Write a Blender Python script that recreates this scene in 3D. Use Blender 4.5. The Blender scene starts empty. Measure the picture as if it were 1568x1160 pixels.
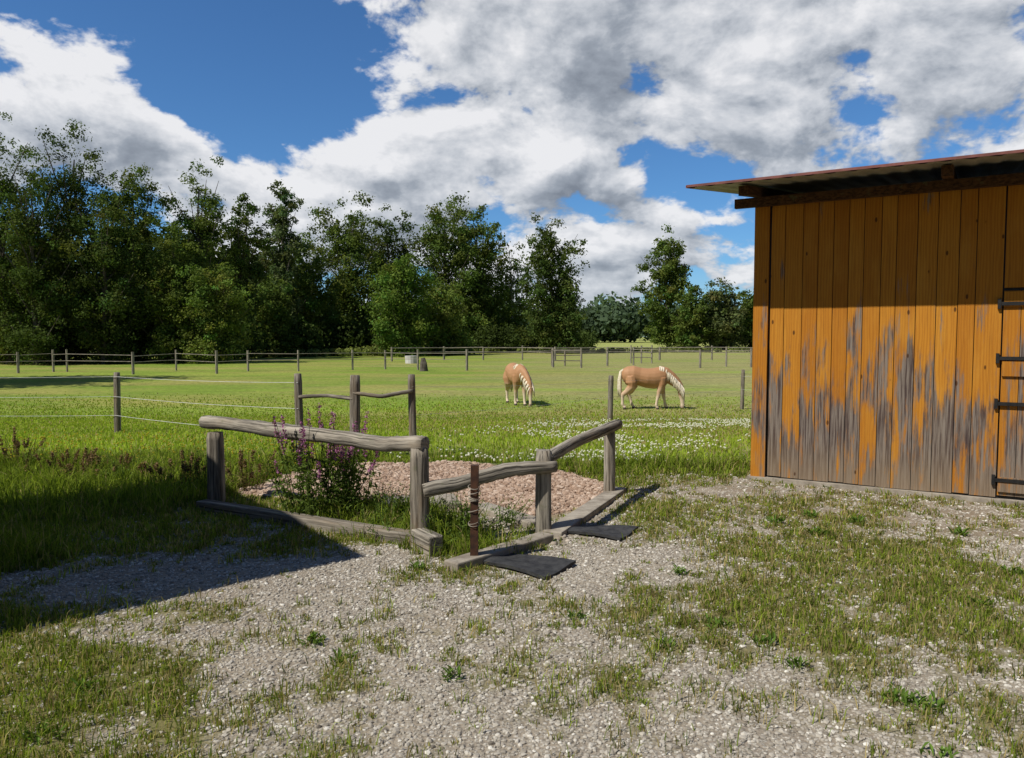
import bpy, math, numpy as np
from mathutils import Vector, Matrix
rng=np.random.default_rng(7)
scene=bpy.context.scene
CAMH=1.7; PITCH=math.radians(3.24); FOC=1150.0
SP,CP=math.sin(PITCH),math.cos(PITCH)
# ---------------------------------------------------------------- noise
_T=np.random.default_rng(3).random((256,256))
def vn(x,y):
    x=np.asarray(x,float);y=np.asarray(y,float)
    xi=np.floor(x).astype(int);yi=np.floor(y).astype(int);fx=x-xi;fy=y-yi
    fx=fx*fx*(3-2*fx);fy=fy*fy*(3-2*fy)
    a=_T[xi%256,yi%256];b=_T[(xi+1)%256,yi%256];c=_T[xi%256,(yi+1)%256];d=_T[(xi+1)%256,(yi+1)%256]
    return (a*(1-fx)+b*fx)*(1-fy)+(c*(1-fx)+d*fx)*fy
def fbm(x,y,o=4):
    s=0;a=.5;t=0
    for i in range(o):
        s=s+a*vn(x*2**i+17.3*i,y*2**i+5.1*i);t+=a;a*=.5
    return s/t
def ss(a,b,x):
    t=np.clip((np.asarray(x,float)-a)/(b-a),0,1);return t*t*(3-2*t)
def base_z(x,y): return -.5*ss(11,22,y)
def ray(px,py):
    dx=px-784.;dy=580.-py
    return dx,FOC*CP+dy*SP,-FOC*SP+dy*CP
def site(px,py):
    """ground point where the camera ray through an image pixel meets the terrain"""
    X,Y,Z=ray(px,py);z=0.
    for i in range(25):
        d=(CAMH-z)/(-Z)*Y; z=.5*z+.5*float(base_z(0,d))
    return (X/Y*d,d)
def at_d(px,d): return (px-784.)/FOC*d
def poly_sdf(x,y,poly):
    x=np.asarray(x,float);y=np.asarray(y,float)
    d=np.full(x.shape,1e9);ins=np.zeros(x.shape,bool);n=len(poly)
    for i in range(n):
        ax,ay=poly[i];bx,by=poly[(i+1)%n];ex,ey=bx-ax,by-ay
        t=np.clip(((x-ax)*ex+(y-ay)*ey)/(ex*ex+ey*ey),0,1)
        d=np.minimum(d,np.hypot(x-ax-t*ex,y-ay-t*ey))
        c=((ay>y)!=(by>y))&(x<(bx-ax)*(y-ay)/((by-ay) if by!=ay else 1e-9)+ax)
        ins^=c
    return np.where(ins,-d,d)
RUB=[site(*p) for p in [(375,752),(460,726),(560,712),(720,712),(860,726),(928,745),(905,775),(830,792),(720,780),(540,770),(430,765)]]
def rubble(x,y): return ss(.25,-.15,poly_sdf(x,y,RUB)+.25*(fbm(x*2,y*2)-.5))
def ground(x,y):
    x=np.asarray(x,float);y=np.asarray(y,float)
    near=ss(40,12,y)
    return base_z(x,y)+near*(.03*(fbm(x*.7,y*.7)-.5)+.02*(fbm(x*4,y*4,3)-.5))+rubble(x,y)*.06*fbm(x*3,y*3)
# control points: px,py,cover,dirt,lush
CP_=[(0,1160,.9,.3,.62),(100,1080,.85,.3,.62),(200,1140,.62,.3,.55),(100,1010,.92,.3,.62),(250,1050,.62,.3,.5),(330,960,.25,.3,.4),(400,1020,.2,.2,.4),
(400,1130,.3,.1,.4),(600,1130,.2,0,.4),(600,1000,.22,0,.4),(600,920,.25,.1,.4),(450,900,.04,.4,.4),(300,900,.02,.5,.4),(150,890,.03,.5,.4),(60,880,.3,.3,.6),
(0,940,.95,.2,.65),(0,860,1,.2,.85),(200,945,.4,.3,.5),(200,815,.95,.3,.6),(420,812,.7,.5,.4),(300,805,.9,.5,.5),(100,760,1,.2,.95),(260,762,1,.2,.9),(550,855,.12,.2,.4),
(640,880,.45,.2,.5),(800,900,.45,.1,.4),(750,1000,.33,0,.4),(800,1130,.1,0,.4),(950,850,.05,0,.4),(880,870,.12,0,.4),(1000,930,.5,.1,.4),(1000,1050,.35,.1,.4),
(1000,1140,.1,0,.4),(1150,1140,.2,0,.4),(1120,1050,.45,.1,.4),(1200,950,.88,.4,.45),(1050,820,.65,.6,.35),(990,775,.85,.6,.45),(1200,850,.85,.5,.45),
(1120,750,.35,1,.3),(1250,775,.45,1,.25),(1400,850,.85,.5,.45),(1500,805,.35,.9,.3),(1400,950,.9,.3,.48),(1560,910,.8,.3,.45),(1560,1000,.7,.1,.45),(1300,1040,.65,.1,.4),
(1450,1070,.4,0,.4),(1450,1140,.15,0,.4),(1565,1150,.25,0,.4),(1560,850,.2,.1,.4),(500,790,1,.3,.8),(620,800,1,.3,.9),(700,830,.85,.3,.9),(400,775,1,.4,.45),
(800,800,.3,.6,.5),(940,770,.4,.6,.5),(60,720,1,0,1),(300,700,1,0,1),(700,690,1,0,1),(1000,700,1,0,1),(1130,705,.9,.2,.8)]
CW=np.array([site(a,b) for a,b,_,_,_ in CP_]);CV=np.array([c[2:] for c in CP_])
def fields(x,y):
    x=np.asarray(x,float).ravel();y=np.asarray(y,float).ravel()
    out=np.zeros((len(x),3));ws=np.zeros(len(x))
    jx=x+.5*(fbm(x*1.5+9,y*1.5)-.5);jy=y+.5*(fbm(x*1.5,y*1.5+31)-.5)
    for (cx,cy),v in zip(CW,CV):
        sc=max(.12,.03*cy)
        w=1/(((jx-cx)**2+(jy-cy)**2)/sc**2+.3)**1.6
        ws+=w;out+=w[:,None]*v
    out/=ws[:,None]
    far=ss(10.2,11.5,y)[:,None]
    pas=np.stack([np.ones_like(x),np.zeros_like(x),.25+.75*ss(15,11.5,y+3*(fbm(x*.3,y*.3)-.5))],1)
    out=out*(1-far)+pas*far
    return out
def cover_noise(x,y): return fbm(x*2.2+3,y*2.2+8,4)*.5+fbm(x*9,y*9,3)*.5
def covermask(x,y,f=None):
    f=fields(x,y) if f is None else f
    return ss(-.25,.35,f[:,0]-1.0+ (cover_noise(np.ravel(x),np.ravel(y))-.5)*1.7+.53)
# ---------------------------------------------------------------- mesh builder
class MB:
    def __init__(s): s.V=[];s.F=[];s.A={};s.n=0;s.M=[]
    def add(s,V,Fs,mi=0,**at):
        V=np.asarray(V,float)
        if not isinstance(Fs,(list,tuple)): Fs=[Fs]
        for F in Fs:
            F=np.asarray(F,int)
            if len(F): s.F.append(F+s.n);s.M.append(np.full(len(F),mi))
        s.V.append(V)
        for k,v in at.items():
            v=np.asarray(v,float)
            if v.ndim==0: v=np.full(len(V),float(v))
            elif v.ndim==1 and len(v)==3 and len(V)!=3: v=np.tile(v,(len(V),1))
            s.A.setdefault(k,[]).append(v)
        s.n+=len(V)
    def build(s,name,mats,parent=None,smooth=False):
        V=np.concatenate(s.V);me=bpy.data.meshes.new(name)
        me.vertices.add(len(V));me.vertices.foreach_set('co',V.ravel())
        li=np.concatenate([F.ravel() for F in s.F]);tot=np.concatenate([np.full(len(F),F.shape[1]) for F in s.F])
        me.loops.add(len(li));me.loops.foreach_set('vertex_index',li.astype(np.int32))
        me.polygons.add(len(tot));st=np.concatenate([[0],np.cumsum(tot)[:-1]])
        me.polygons.foreach_set('loop_start',st.astype(np.int32))
        me.polygons.foreach_set('material_index',np.concatenate(s.M).astype(np.int32))
        me.update(calc_edges=True)
        me.polygons.foreach_set('use_smooth',np.full(len(tot),smooth))
        for k,v in s.A.items():
            v=np.concatenate(v)
            if v.ndim==1: a=me.attributes.new(k,'FLOAT','POINT');a.data.foreach_set('value',v)
            else: a=me.attributes.new(k,'FLOAT_VECTOR','POINT');a.data.foreach_set('vector',v.ravel())
        for m in (mats if isinstance(mats,(list,tuple)) else [mats]): me.materials.append(m)
        ob=bpy.data.objects.new(name,me);scene.collection.objects.link(ob)
        if parent: ob.parent=parent
        return ob
def empty(name,loc=(0,0,0)):
    e=bpy.data.objects.new(name,None);scene.collection.objects.link(e);e.empty_display_size=.2;return e
def tube(pts,rad,n=8,sq=0.,jit=0.,seed=0,flat=None):
    pts=np.asarray(pts,float);m=len(pts);rad=np.broadcast_to(np.asarray(rad,float),(m,)) if np.ndim(rad)<2 else np.asarray(rad,float)
    T=np.gradient(pts,axis=0);T/=np.linalg.norm(T,axis=1)[:,None]+1e-12
    ov=pts[-1]-pts[0];ov/=np.linalg.norm(ov)+1e-12
    up=np.array([0,0,1.]) if abs(ov[2])<.8 else np.array([0,1.,0])
    A=np.cross(T,up);A/=np.linalg.norm(A,axis=1)[:,None]+1e-12;B=np.cross(T,A)
    a=np.arange(n)/n*2*np.pi+np.pi/n
    if rad.ndim==1: ra=rad;rb=rad
    else: ra=rad[:,0];rb=rad[:,1]
    ca,sa=np.cos(a),np.sin(a)
    k=1.
    if sq>0: p=2+sq*8;k=1/(np.abs(ca)**p+np.abs(sa)**p)**(1/p)
    r2=np.random.default_rng(seed);J=1+jit*(r2.random((m,n))-.5)
    V=pts[:,None,:]+A[:,None,:]*(ra[:,None]*ca*k*J)[:,:,None]+B[:,None,:]*(rb[:,None]*sa*k*J)[:,:,None]
    s=np.concatenate([[0],np.cumsum(np.linalg.norm(np.diff(pts,axis=0),axis=1))])
    gc=np.stack([ra[:,None]*ca+0*J,rb[:,None]*sa+0*J,s[:,None]+0*J],2)+r2.random(3)*20
    V=V.reshape(-1,3);gc=gc.reshape(-1,3)
    i=np.arange(m-1)[:,None]*n;j=np.arange(n)[None,:];j2=(j+1)%n
    F=np.stack([i+j,i+j2,i+n+j2,i+n+j],2).reshape(-1,4)
    V=np.vstack([V,pts[:1],pts[-1:]]);gc=np.vstack([gc,gc[:1],gc[-1:]])
    jj=np.arange(n);c0=m*n;c1=m*n+1
    F3=np.vstack([np.stack([np.full(n,c0),(jj+1)%n,jj],1),np.stack([np.full(n,c1),(m-1)*n+jj,(m-1)*n+(jj+1)%n],1)])
    return V,[F,F3],gc
BF0=np.array([[0,3,2,1],[4,5,6,7],[0,1,5,4],[1,2,6,5],[2,3,7,6],[3,0,4,7]])
def BFo(V):
    return BF0 if np.linalg.det(np.array([V[1]-V[0],V[3]-V[0],V[4]-V[0]]))>0 else BF0[:,::-1]
def boxv(o,ex,ey,ez):
    o,ex,ey,ez=[np.asarray(q,float) for q in (o,ex,ey,ez)]
    return np.array([o,o+ex,o+ex+ey,o+ey,o+ez,o+ex+ez,o+ex+ey+ez,o+ey+ez])
def log(mb,pts,rad,n=12,sq=0.,jit=.08,seed=0,sub=10,bow=0.,**k):
    pts=np.asarray(pts,float)
    t=np.linspace(0,len(pts)-1,sub*(len(pts)-1)+1)
    P=np.stack([np.interp(t,np.arange(len(pts)),pts[:,i]) for i in range(3)],1)
    for _ in range(3): P[1:-1]=(P[:-2]+P[1:-1]*2+P[2:])/4
    r2=np.random.default_rng(seed+99)
    w=np.convolve(r2.normal(size=(len(P)+6)),np.ones(5)/5,'same')[3:-3]*bow
    P[:,2]+=w;P[:,0]+=np.roll(w,3)*.6
    R=np.interp(t,np.linspace(0,len(pts)-1,len(rad)),rad) if np.ndim(rad) else np.full(len(P),rad)
    R=R.copy();R[0]*=.9;R[-1]*=.9
    P=np.vstack([P[:1]-(P[1]-P[0])*.02,P,P[-1:]+(P[-1]-P[-2])*.02]);R=np.concatenate([[R[0]*.85],R,[R[-1]*.85]])
    V,F,gc=tube(P,R,n,sq,jit,seed)
    mb.add(V,F,gc=gc,rnd=float(r2.random()),**k)
# ---------------------------------------------------------------- node helpers
def N(nt,t,ins=None,**p):
    nd=nt.nodes.new(t)
    for k,v in p.items(): setattr(nd,k,v)
    for k,v in (ins or {}).items():
        s=nd.inputs[k]
        if isinstance(v,bpy.types.NodeSocket): nt.links.new(v,s)
        else: s.default_value=v
    return nd
def MA(nt,op,a,b=0.,c=0.,clamp=False): return N(nt,'ShaderNodeMath',{0:a,1:b,2:c},operation=op,use_clamp=clamp).outputs[0]
def MIX(nt,f,a,b,bt='MIX'):
    a=(*a,1) if isinstance(a,tuple) and len(a)==3 else a;b=(*b,1) if isinstance(b,tuple) and len(b)==3 else b
    return N(nt,'ShaderNodeMixRGB',{'Fac':f,'Color1':a,'Color2':b},blend_type=bt).outputs[0]
def RAMP(nt,f,st):
    r=N(nt,'ShaderNodeValToRGB',{0:f});e=r.color_ramp.elements
    while len(e)<len(st): e.new(.5)
    for q,(p,c) in zip(e,st): q.position=p;q.color=(*c,1) if len(c)==3 else c
    return r.outputs[0]
def ST(nt,f,a,b,o0=0.,o1=1.): return N(nt,'ShaderNodeMapRange',{0:f,1:a,2:b,3:o0,4:o1},interpolation_type='SMOOTHSTEP').outputs[0]
def NOI(nt,v,sc,det=4,ro=.55,dis=0.,out=0):
    d={'Scale':sc,'Detail':det,'Roughness':ro,'Distortion':dis}
    if v is not None: d['Vector']=v
    return N(nt,'ShaderNodeTexNoise',d).outputs[out]
def VS(nt,v,s): return N(nt,'ShaderNodeVectorMath',{0:v,1:s},operation='MULTIPLY').outputs[0]
def mat(name,rough=.85,spec=.2):
    m=bpy.data.materials.new(name);m.use_nodes=True;nt=m.node_tree;b=nt.nodes['Principled BSDF']
    b.inputs['Roughness'].default_value=rough;b.inputs['Specular IOR Level'].default_value=spec
    return m,nt,b
def ATT(nt,n,o='Fac'): return N(nt,'ShaderNodeAttribute',attribute_name=n).outputs[o]
def bump(nt,b,h,st=.4,dist=.01): nt.links.new(N(nt,'ShaderNodeBump',{'Height':h,'Strength':st,'Distance':dist}).outputs[0],b.inputs['Normal'])
def SEP(nt,v): return N(nt,'ShaderNodeSeparateXYZ',{0:v}).outputs
# ---------------------------------------------------------------- materials
def mk_ground():
    m,nt,b=mat('ground_surface',.95,.1)
    geo=N(nt,'ShaderNodeNewGeometry').outputs['Position'];p=SEP(nt,geo)
    fA=ATT(nt,'fA','Vector');fa=SEP(nt,fA);cov=ATT(nt,'cov');rub=ATT(nt,'rub')
    vo=N(nt,'ShaderNodeTexVoronoi',{'Vector':geo,'Scale':55.});vc=SEP(nt,vo.outputs['Color'])[0]
    stone=RAMP(nt,vc,[(0,(.15,.13,.105)),(.4,(.31,.28,.235)),(.8,(.42,.39,.33)),(1,(.56,.53,.47))])
    sand=MIX(nt,NOI(nt,geo,60,4),(.20,.165,.125),(.40,.345,.275))
    grav=MIX(nt,ST(nt,vo.outputs['Distance'],.35,.6),stone,sand)
    grav=MIX(nt,ST(nt,NOI(nt,geo,1.6,5),.4,.65),grav,MIX(nt,.5,grav,(.34,.285,.21)))
    dirt=MIX(nt,NOI(nt,geo,12,6,.7),(.14,.105,.07),(.32,.26,.19))
    base=MIX(nt,MA(nt,'MULTIPLY',fa[1],ST(nt,NOI(nt,geo,3,5),.3,.6),0,True),grav,dirt)
    st=VS(nt,geo,(.45,1.,1.))
    g1=MIX(nt,NOI(nt,geo,25,6,.7),(.08,.088,.028),(.26,.22,.095))
    g1=MIX(nt,ST(nt,fa[2],.6,.95),g1,MIX(nt,NOI(nt,geo,25,6,.7),(.04,.065,.014),(.14,.20,.033)))
    far=ST(nt,p[1],9.8,12.)
    n1=NOI(nt,st,.22,6,.62);n2=NOI(nt,VS(nt,geo,(.25,1.,1.)),1.1,6,.7)
    pas=MIX(nt,ST(nt,n1,.38,.62),(.185,.265,.037),(.30,.29,.078))
    dry=ST(nt,MA(nt,'ADD',MA(nt,'MULTIPLY',p[0],.03),MA(nt,'MULTIPLY',NOI(nt,st,.12,4),1.4)),.40,1.0)
    pas=MIX(nt,MA(nt,'MULTIPLY',dry,.8),pas,(.31,.285,.12))
    pas=MIX(nt,ST(nt,n2,.42,.8,0,.8),pas,MIX(nt,.6,pas,(.06,.09,.02)))
    pas=MIX(nt,ST(nt,NOI(nt,VS(nt,geo,(.1,.6,1.)),.5,3),.5,.7,0,.65),pas,(.225,.33,.037))
    pas=MIX(nt,ST(nt,NOI(nt,VS(nt,geo,(.3,1.,1.)),.9,5,.7),.58,.72,0,.55),pas,(.11,.135,.04))
    fm=ST(nt,p[1],70.,160.)
    pas=MIX(nt,fm,pas,MIX(nt,NOI(nt,VS(nt,geo,(.05,.4,1)),.1,4),(.21,.29,.06),(.40,.38,.13)))
    dist=MIX(nt,ST(nt,NOI(nt,geo,7,5,.7),.3,.7),(.5,.5,.5),(1.4,1.4,1.4))
    turf=MIX(nt,far,g1,MIX(nt,.7,pas,dist,'MULTIPLY'))
    col=MIX(nt,cov,base,turf)
    vr=N(nt,'ShaderNodeTexVoronoi',{'Vector':geo,'Scale':22.})
    rc=MIX(nt,SEP(nt,vr.outputs['Color'])[1],(.28,.18,.12),(.45,.33,.24))
    col=MIX(nt,rub,col,rc)
    nt.links.new(col,b.inputs['Base Color'])
    h=MA(nt,'ADD',MA(nt,'MULTIPLY',vo.outputs['Distance'],-.6),MA(nt,'MULTIPLY',NOI(nt,geo,30,6,.75),1.))
    bump(nt,b,h,.6,.02)
    return m
def mk_leaf(name,trans=.35,tint=(1,1,1)):
    m=bpy.data.materials.new(name);m.use_nodes=True;nt=m.node_tree
    nt.nodes.remove(nt.nodes['Principled BSDF']);out=nt.nodes['Material Output']
    c=ATT(nt,'col','Color')
    d=N(nt,'ShaderNodeBsdfDiffuse',{'Color':c}).outputs[0]
    t=N(nt,'ShaderNodeBsdfTranslucent',{'Color':MIX(nt,1.,c,(1.25,1.3,.6),'MULTIPLY')}).outputs[0]
    x=N(nt,'ShaderNodeMixShader',{0:trans,1:d,2:t}).outputs[0]
    nt.links.new(x,out.inputs[0]);return m
def mk_grey(name,dark=(.065,.054,.042),light=(.30,.265,.215),warm=(.22,.155,.09)):
    m,nt,b=mat(name,.9,.15);g=ATT(nt,'gc','Vector')
    n=NOI(nt,VS(nt,g,(45,45,2.5)),1.,6,.65);n2=NOI(nt,VS(nt,g,(8,8,1.5)),1.,4)
    c=MIX(nt,ST(nt,n,.3,.68),dark,light);c=MIX(nt,ST(nt,n2,.5,.75,0,.6),c,warm)
    cr=ST(nt,NOI(nt,VS(nt,g,(70,70,.9)),1.,2),.60,.66)
    c=MIX(nt,MA(nt,'MULTIPLY',cr,.75),c,(.02,.018,.015))
    c=MIX(nt,ST(nt,NOI(nt,g,9,5),.62,.7,0,.5),c,(.14,.15,.08))
    nt.links.new(c,b.inputs['Base Color']);bump(nt,b,MA(nt,'SUBTRACT',n,cr),.7,.006);return m
def mk_barn():
    m,nt,b=mat('stained_boards',.75,.1);g=ATT(nt,'gc','Vector');r=ATT(nt,'rnd');z=SEP(nt,g)[2]
    off=N(nt,'ShaderNodeVectorMath',{0:g,1:N(nt,'ShaderNodeCombineXYZ',{0:MA(nt,'MULTIPLY',r,37.),1:0.,2:MA(nt,'MULTIPLY',r,11.)}).outputs[0]},operation='ADD').outputs[0]
    grain=NOI(nt,VS(nt,off,(60,60,2.2)),1.,5,.6)
    wv=N(nt,'ShaderNodeTexWave',{'Vector':VS(nt,off,(1.,1.,.12)),'Scale':11.,'Distortion':7.,'Detail':3.,'Detail Scale':1.2},bands_direction='X').outputs['Fac']
    stain=MIX(nt,r,(.40,.155,.018),(.50,.215,.026))
    stain=MIX(nt,ST(nt,wv,.2,.9,0,.35),stain,(.28,.09,.012))
    stain=MIX(nt,ST(nt,grain,.5,.75,0,.4),stain,(.18,.065,.014))
    stain=MIX(nt,ST(nt,NOI(nt,VS(nt,off,(4,4,1.2)),1.,4),.45,.75,0,.35),stain,(.60,.31,.05))
    w1=NOI(nt,VS(nt,off,(7,7,1.3)),1.,6,.65);w2=NOI(nt,VS(nt,off,(34,34,1.8)),1.,5,.7)
    hgt=ST(nt,z,2.7,.0,0.,1.)
    big=NOI(nt,VS(nt,off,(2,2,.9)),1.,2)
    s=MA(nt,'ADD',MA(nt,'ADD',MA(nt,'MULTIPLY',hgt,.50),MA(nt,'MULTIPLY',w1,1.2)),MA(nt,'ADD',MA(nt,'MULTIPLY',w2,.8),MA(nt,'MULTIPLY',big,1.2)))
    wm=ST(nt,s,1.83,2.08)
    grey=MIX(nt,ST(nt,grain,.35,.65),(.03,.034,.045),(.21,.195,.175))
    grey=MIX(nt,ST(nt,z,.6,.02,0,.6),grey,(.24,.19,.13))
    c=MIX(nt,MA(nt,'MULTIPLY',wm,.90),stain,grey)
    kn=N(nt,'ShaderNodeTexVoronoi',{'Vector':VS(nt,off,(3.5,3.5,1.6)),'Scale':1.6}).outputs['Distance']
    c=MIX(nt,ST(nt,kn,.085,.05,0,.85),c,(.06,.025,.01))
    nt.links.new(c,b.inputs['Base Color']);bump(nt,b,grain,.4,.004);return m
def mk_simple(name,a,bc,sc=8.,rough=.85,spec=.2,metal=0.,bs=.3):
    m,nt,b=mat(name,rough,spec);co=N(nt,'ShaderNodeTexCoord').outputs['Object']
    n=NOI(nt,co,sc,6,.65);nt.links.new(MIX(nt,ST(nt,n,.3,.7),a,bc),b.inputs['Base Color']);b.inputs['Metallic'].default_value=metal
    bump(nt,b,NOI(nt,co,sc*6,4),bs,.005);return m
M_ground=mk_ground();M_leaf=mk_leaf('tree_leaves',.33);M_blade=mk_leaf('grass_blades',.38);M_weed=mk_leaf('weed_leaves',.3)
M_grey=mk_grey('weathered_wood');M_grey2=mk_grey('silvered_timber',(.085,.074,.06),(.40,.36,.295),(.28,.215,.145))
M_barn=mk_barn();M_bark=mk_simple('bark',(.05,.04,.03),(.14,.12,.10),3.)
M_birch=mk_simple('pale_bark',(.20,.19,.17),(.50,.48,.44),3.)
M_conc=mk_simple('concrete',(.20,.17,.135),(.38,.34,.28),6.)
M_rust=mk_simple('rusty_steel',(.035,.02,.016),(.10,.045,.025),20.,.7,.3,.2)
M_rubber=mk_simple('black_rubber',(.018,.018,.02),(.05,.05,.05),14.,.75,.3)
M_iron=mk_simple('black_iron',(.008,.008,.009),(.02,.019,.018),20.,.5,.4)
M_metal=mk_simple('sheet_metal_underside',(.26,.25,.22),(.38,.36,.31),2.,.6,.3)
M_red=mk_simple('red_roof_trim',(.14,.05,.04),(.24,.09,.075),5.,.6,.3)
M_brown=mk_grey('brown_rafter_wood',(.035,.018,.01),(.13,.065,.03),(.09,.045,.025))
M_wire=mk_simple('fence_tape',(.5,.5,.48),(.7,.7,.68),5.,.6)
M_white=mk_simple('white_plastic',(.45,.45,.42),(.6,.6,.58),3.,.6)
M_render=mk_simple('wall_render',(.20,.17,.13),(.28,.24,.19),1.5)
M_tile=mk_simple('roof_tiles',(.10,.05,.035),(.17,.085,.06),4.)
M_glass=mk_simple('window_glass',(.02,.025,.03),(.03,.035,.04),2.,.15,.5)
def mk_stone():
    m,nt,b=mat('gravel_stones',.9,.15);r=ATT(nt,'rnd');k=ATT(nt,'kind')
    c=RAMP(nt,r,[(0,(.15,.13,.105)),(.3,(.29,.26,.215)),(.7,(.43,.395,.335)),(1,(.66,.63,.56))])
    c2=RAMP(nt,r,[(0,(.20,.125,.085)),(.5,(.37,.265,.195)),(1,(.53,.425,.34))])
    nt.links.new(MIX(nt,k,c,c2),b.inputs['Base Color']);return m
M_stone=mk_stone()
# ---------------------------------------------------------------- ground sheet
def axis(a,b,st,lo,hi,g=1.13):
    c=list(np.arange(a,b+1e-6,st));s=st;v=b
    while v<hi: s*=g;v+=s;c.append(v)
    s=st;v=a
    while v>lo: s*=g;v-=s;c.insert(0,v)
    return np.array(c)
xs=axis(-8.5,8.5,.065,-3000,3000);ys=axis(1.5,13,.06,-60,4000,1.08)
GX,GY=np.meshgrid(xs,ys,indexing='ij');gx,gy=GX.ravel(),GY.ravel()
f=fields(gx,gy);cv=covermask(gx,gy,f);cv=np.maximum(cv,ss(10.5,11.5,gy))
ny=len(ys);i=np.arange(len(xs)-1)[:,None]*ny+np.arange(ny-1)[None,:]
Fg=np.stack([i,i+ny,i+ny+1,i+1],2).reshape(-1,4)
mb=MB();mb.add(np.stack([gx,gy,ground(gx,gy)],1),Fg,fA=f,cov=cv,rub=rubble(gx,gy));mb.build('ground',M_ground,smooth=True)
# ---------------------------------------------------------------- barn frame
A0=np.array([2.86,8.9]);U=np.array([.856,-.517]);NN=np.array([-.517,-.856])
def W(t,n,z):
    q=A0+U*t+NN*n;return np.array([q[0],q[1],z])
U3=np.array([*U,0]);N3=np.array([*NN,0]);Z3=np.array([0,0,1.])
BL=7.;BD=5.
def in_barn(x,y,pad=.12):
    t=(x-A0[0])*U[0]+(y-A0[1])*U[1];n=(x-A0[0])*NN[0]+(y-A0[1])*NN[1]
    return (t>-pad)&(t<BL+pad)&(n<pad)&(n>-BD-pad)
# ---------------------------------------------------------------- gravel
MAT1=[site(*p) for p in [(735,862),(775,848),(882,864),(835,888)]]
MAT2=[site(*p) for p in [(868,818),(890,805),(978,812),(950,829)]]
def ico():
    t=(1+5**.5)/2
    v=np.array([[-1,t,0],[1,t,0],[-1,-t,0],[1,-t,0],[0,-1,t],[0,1,t],[0,-1,-t],[0,1,-t],[t,0,-1],[t,0,1],[-t,0,-1],[-t,0,1]])/1.9
    fc=np.array([[0,11,5],[0,5,1],[0,1,7],[0,7,10],[0,10,11],[1,5,9],[5,11,4],[11,10,2],[10,7,6],[7,1,8],[3,9,4],[3,4,2],[3,2,6],[3,6,8],[3,8,9],[4,9,5],[2,4,11],[6,2,10],[8,6,7],[9,8,1]])
    return v,fc
IV,IF=ico()
def scatter_stones(x,y,size,kind,mb):
    n=len(x);z=ground(x,y)
    sc=size[:,None]*np.stack([rng.uniform(.7,1.3,n),rng.uniform(.7,1.3,n),rng.uniform(.4,.8,n)],1)
    V=IV[None]*(1+.35*(rng.random((n,12,3))-.5))*sc[:,None,:]
    a=rng.random(n)*6.28;c,s=np.cos(a)[:,None],np.sin(a)[:,None]
    V=np.stack([V[:,:,0]*c-V[:,:,1]*s,V[:,:,0]*s+V[:,:,1]*c,V[:,:,2]],2)
    V+=np.stack([x,y,z+size*.15],1)[:,None,:]
    F=(IF[None]+np.arange(n)[:,None,None]*12).reshape(-1,3)
    r=np.repeat(np.clip(rng.normal(.5,.22,n),0,1),12)
    mb.add(V.reshape(-1,3),F,rnd=r,kind=np.repeat(kind,12))
def sample(d0,d1,n,pw=1.,hw=.74):
    u=rng.random(n);d=(d0**(pw)+(d1**pw-d0**pw)*u)**(1/pw)
    x=(rng.random(n)*2-1)*(hw*d+.3);return x,d
mb=MB()
x,y=sample(2.3,9.5,150000,1.3);f=fields(x,y);cm=covermask(x,y,f)
keep=(rng.random(len(x))>np.maximum(cm*.85,f[:,1]*.75))&~in_barn(x,y)&(poly_sdf(x,y,MAT1)>.0)&(poly_sdf(x,y,MAT2)>.0)&(rubble(x,y)<.3)
x,y=x[keep],y[keep]
scatter_stones(x,y,.0035+.009*rng.random(len(x))**2.8+.0006*y,np.zeros(len(x)),mb)
mb.build('gravel',M_stone)
mb=MB()
x,y=sample(6.8,10.5,45000,1.3,.4);keep=(rubble(x,y)>.5);x,y=x[keep],y[keep]
scatter_stones(x,y,.009+.028*rng.random(len(x))**2.5,np.ones(len(x)),mb)
mb.build('rubble_patch',M_stone)
# ---------------------------------------------------------------- blades
def blades(mb,x,y,z,L,w,col,lean=.5):
    n=len(x);a=rng.random(n)*6.28;b=rng.random(n)*6.28;ln=L*lean*rng.random(n)
    px,py=np.cos(a)*w,np.sin(a)*w;lx,ly=np.cos(b)*ln,np.sin(b)*ln
    V=np.stack([np.stack([x-px,y-py,z-.01],1),np.stack([x+px,y+py,z-.01],1),
      np.stack([x+px*.7+lx*.35,y+py*.7+ly*.35,z+L*.6],1),np.stack([x-px*.7+lx*.35,y-py*.7+ly*.35,z+L*.6],1),
      np.stack([x+lx,y+ly,z+L*(1-.25*ln/np.maximum(L,1e-6))],1)],1)
    k=np.arange(n)[:,None]*5
    mb.add(V.reshape(-1,3),[k+np.array([0,1,2,3]),k+np.array([3,2,4])],col=np.repeat(col,5,0))
GREEN=np.array([.195,.275,.036]);STRAW=np.array([.44,.36,.165]);DK=np.array([.085,.13,.022]);LIME=np.array([.31,.39,.045])
def gcol(n,lush,r):
    c=DK+(LIME-DK)*rng.random(n)[:,None]*.85
    s=(rng.random(n)>(.28+.7*lush))[:,None]
    c=np.where(s,STRAW*(.5+.6*rng.random(n)[:,None]),c)
    return c*(.7+.6*r[:,None])
mb=MB()
x,y=sample(2.3,9.8,36000,1.35);f=fields(x,y);cm=covermask(x,y,f)
keep=(rng.random(len(x))<cm*.9+.025)&~in_barn(x,y,.06)&(rubble(x,y)<.4)&(poly_sdf(x,y,MAT1)>.03)&(poly_sdf(x,y,MAT2)>.03)&~((f[:,0]<.08)&(rng.random(len(x))<.7))
x,y,f=x[keep],y[keep],f[keep];nt_=len(x);per=12
tx=np.repeat(x,per);ty=np.repeat(y,per);fl=np.repeat(f,per,0);tr=np.repeat(rng.random(nt_),per);ts=np.repeat(.4+rng.random(nt_)**3*1.5,per)
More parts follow.
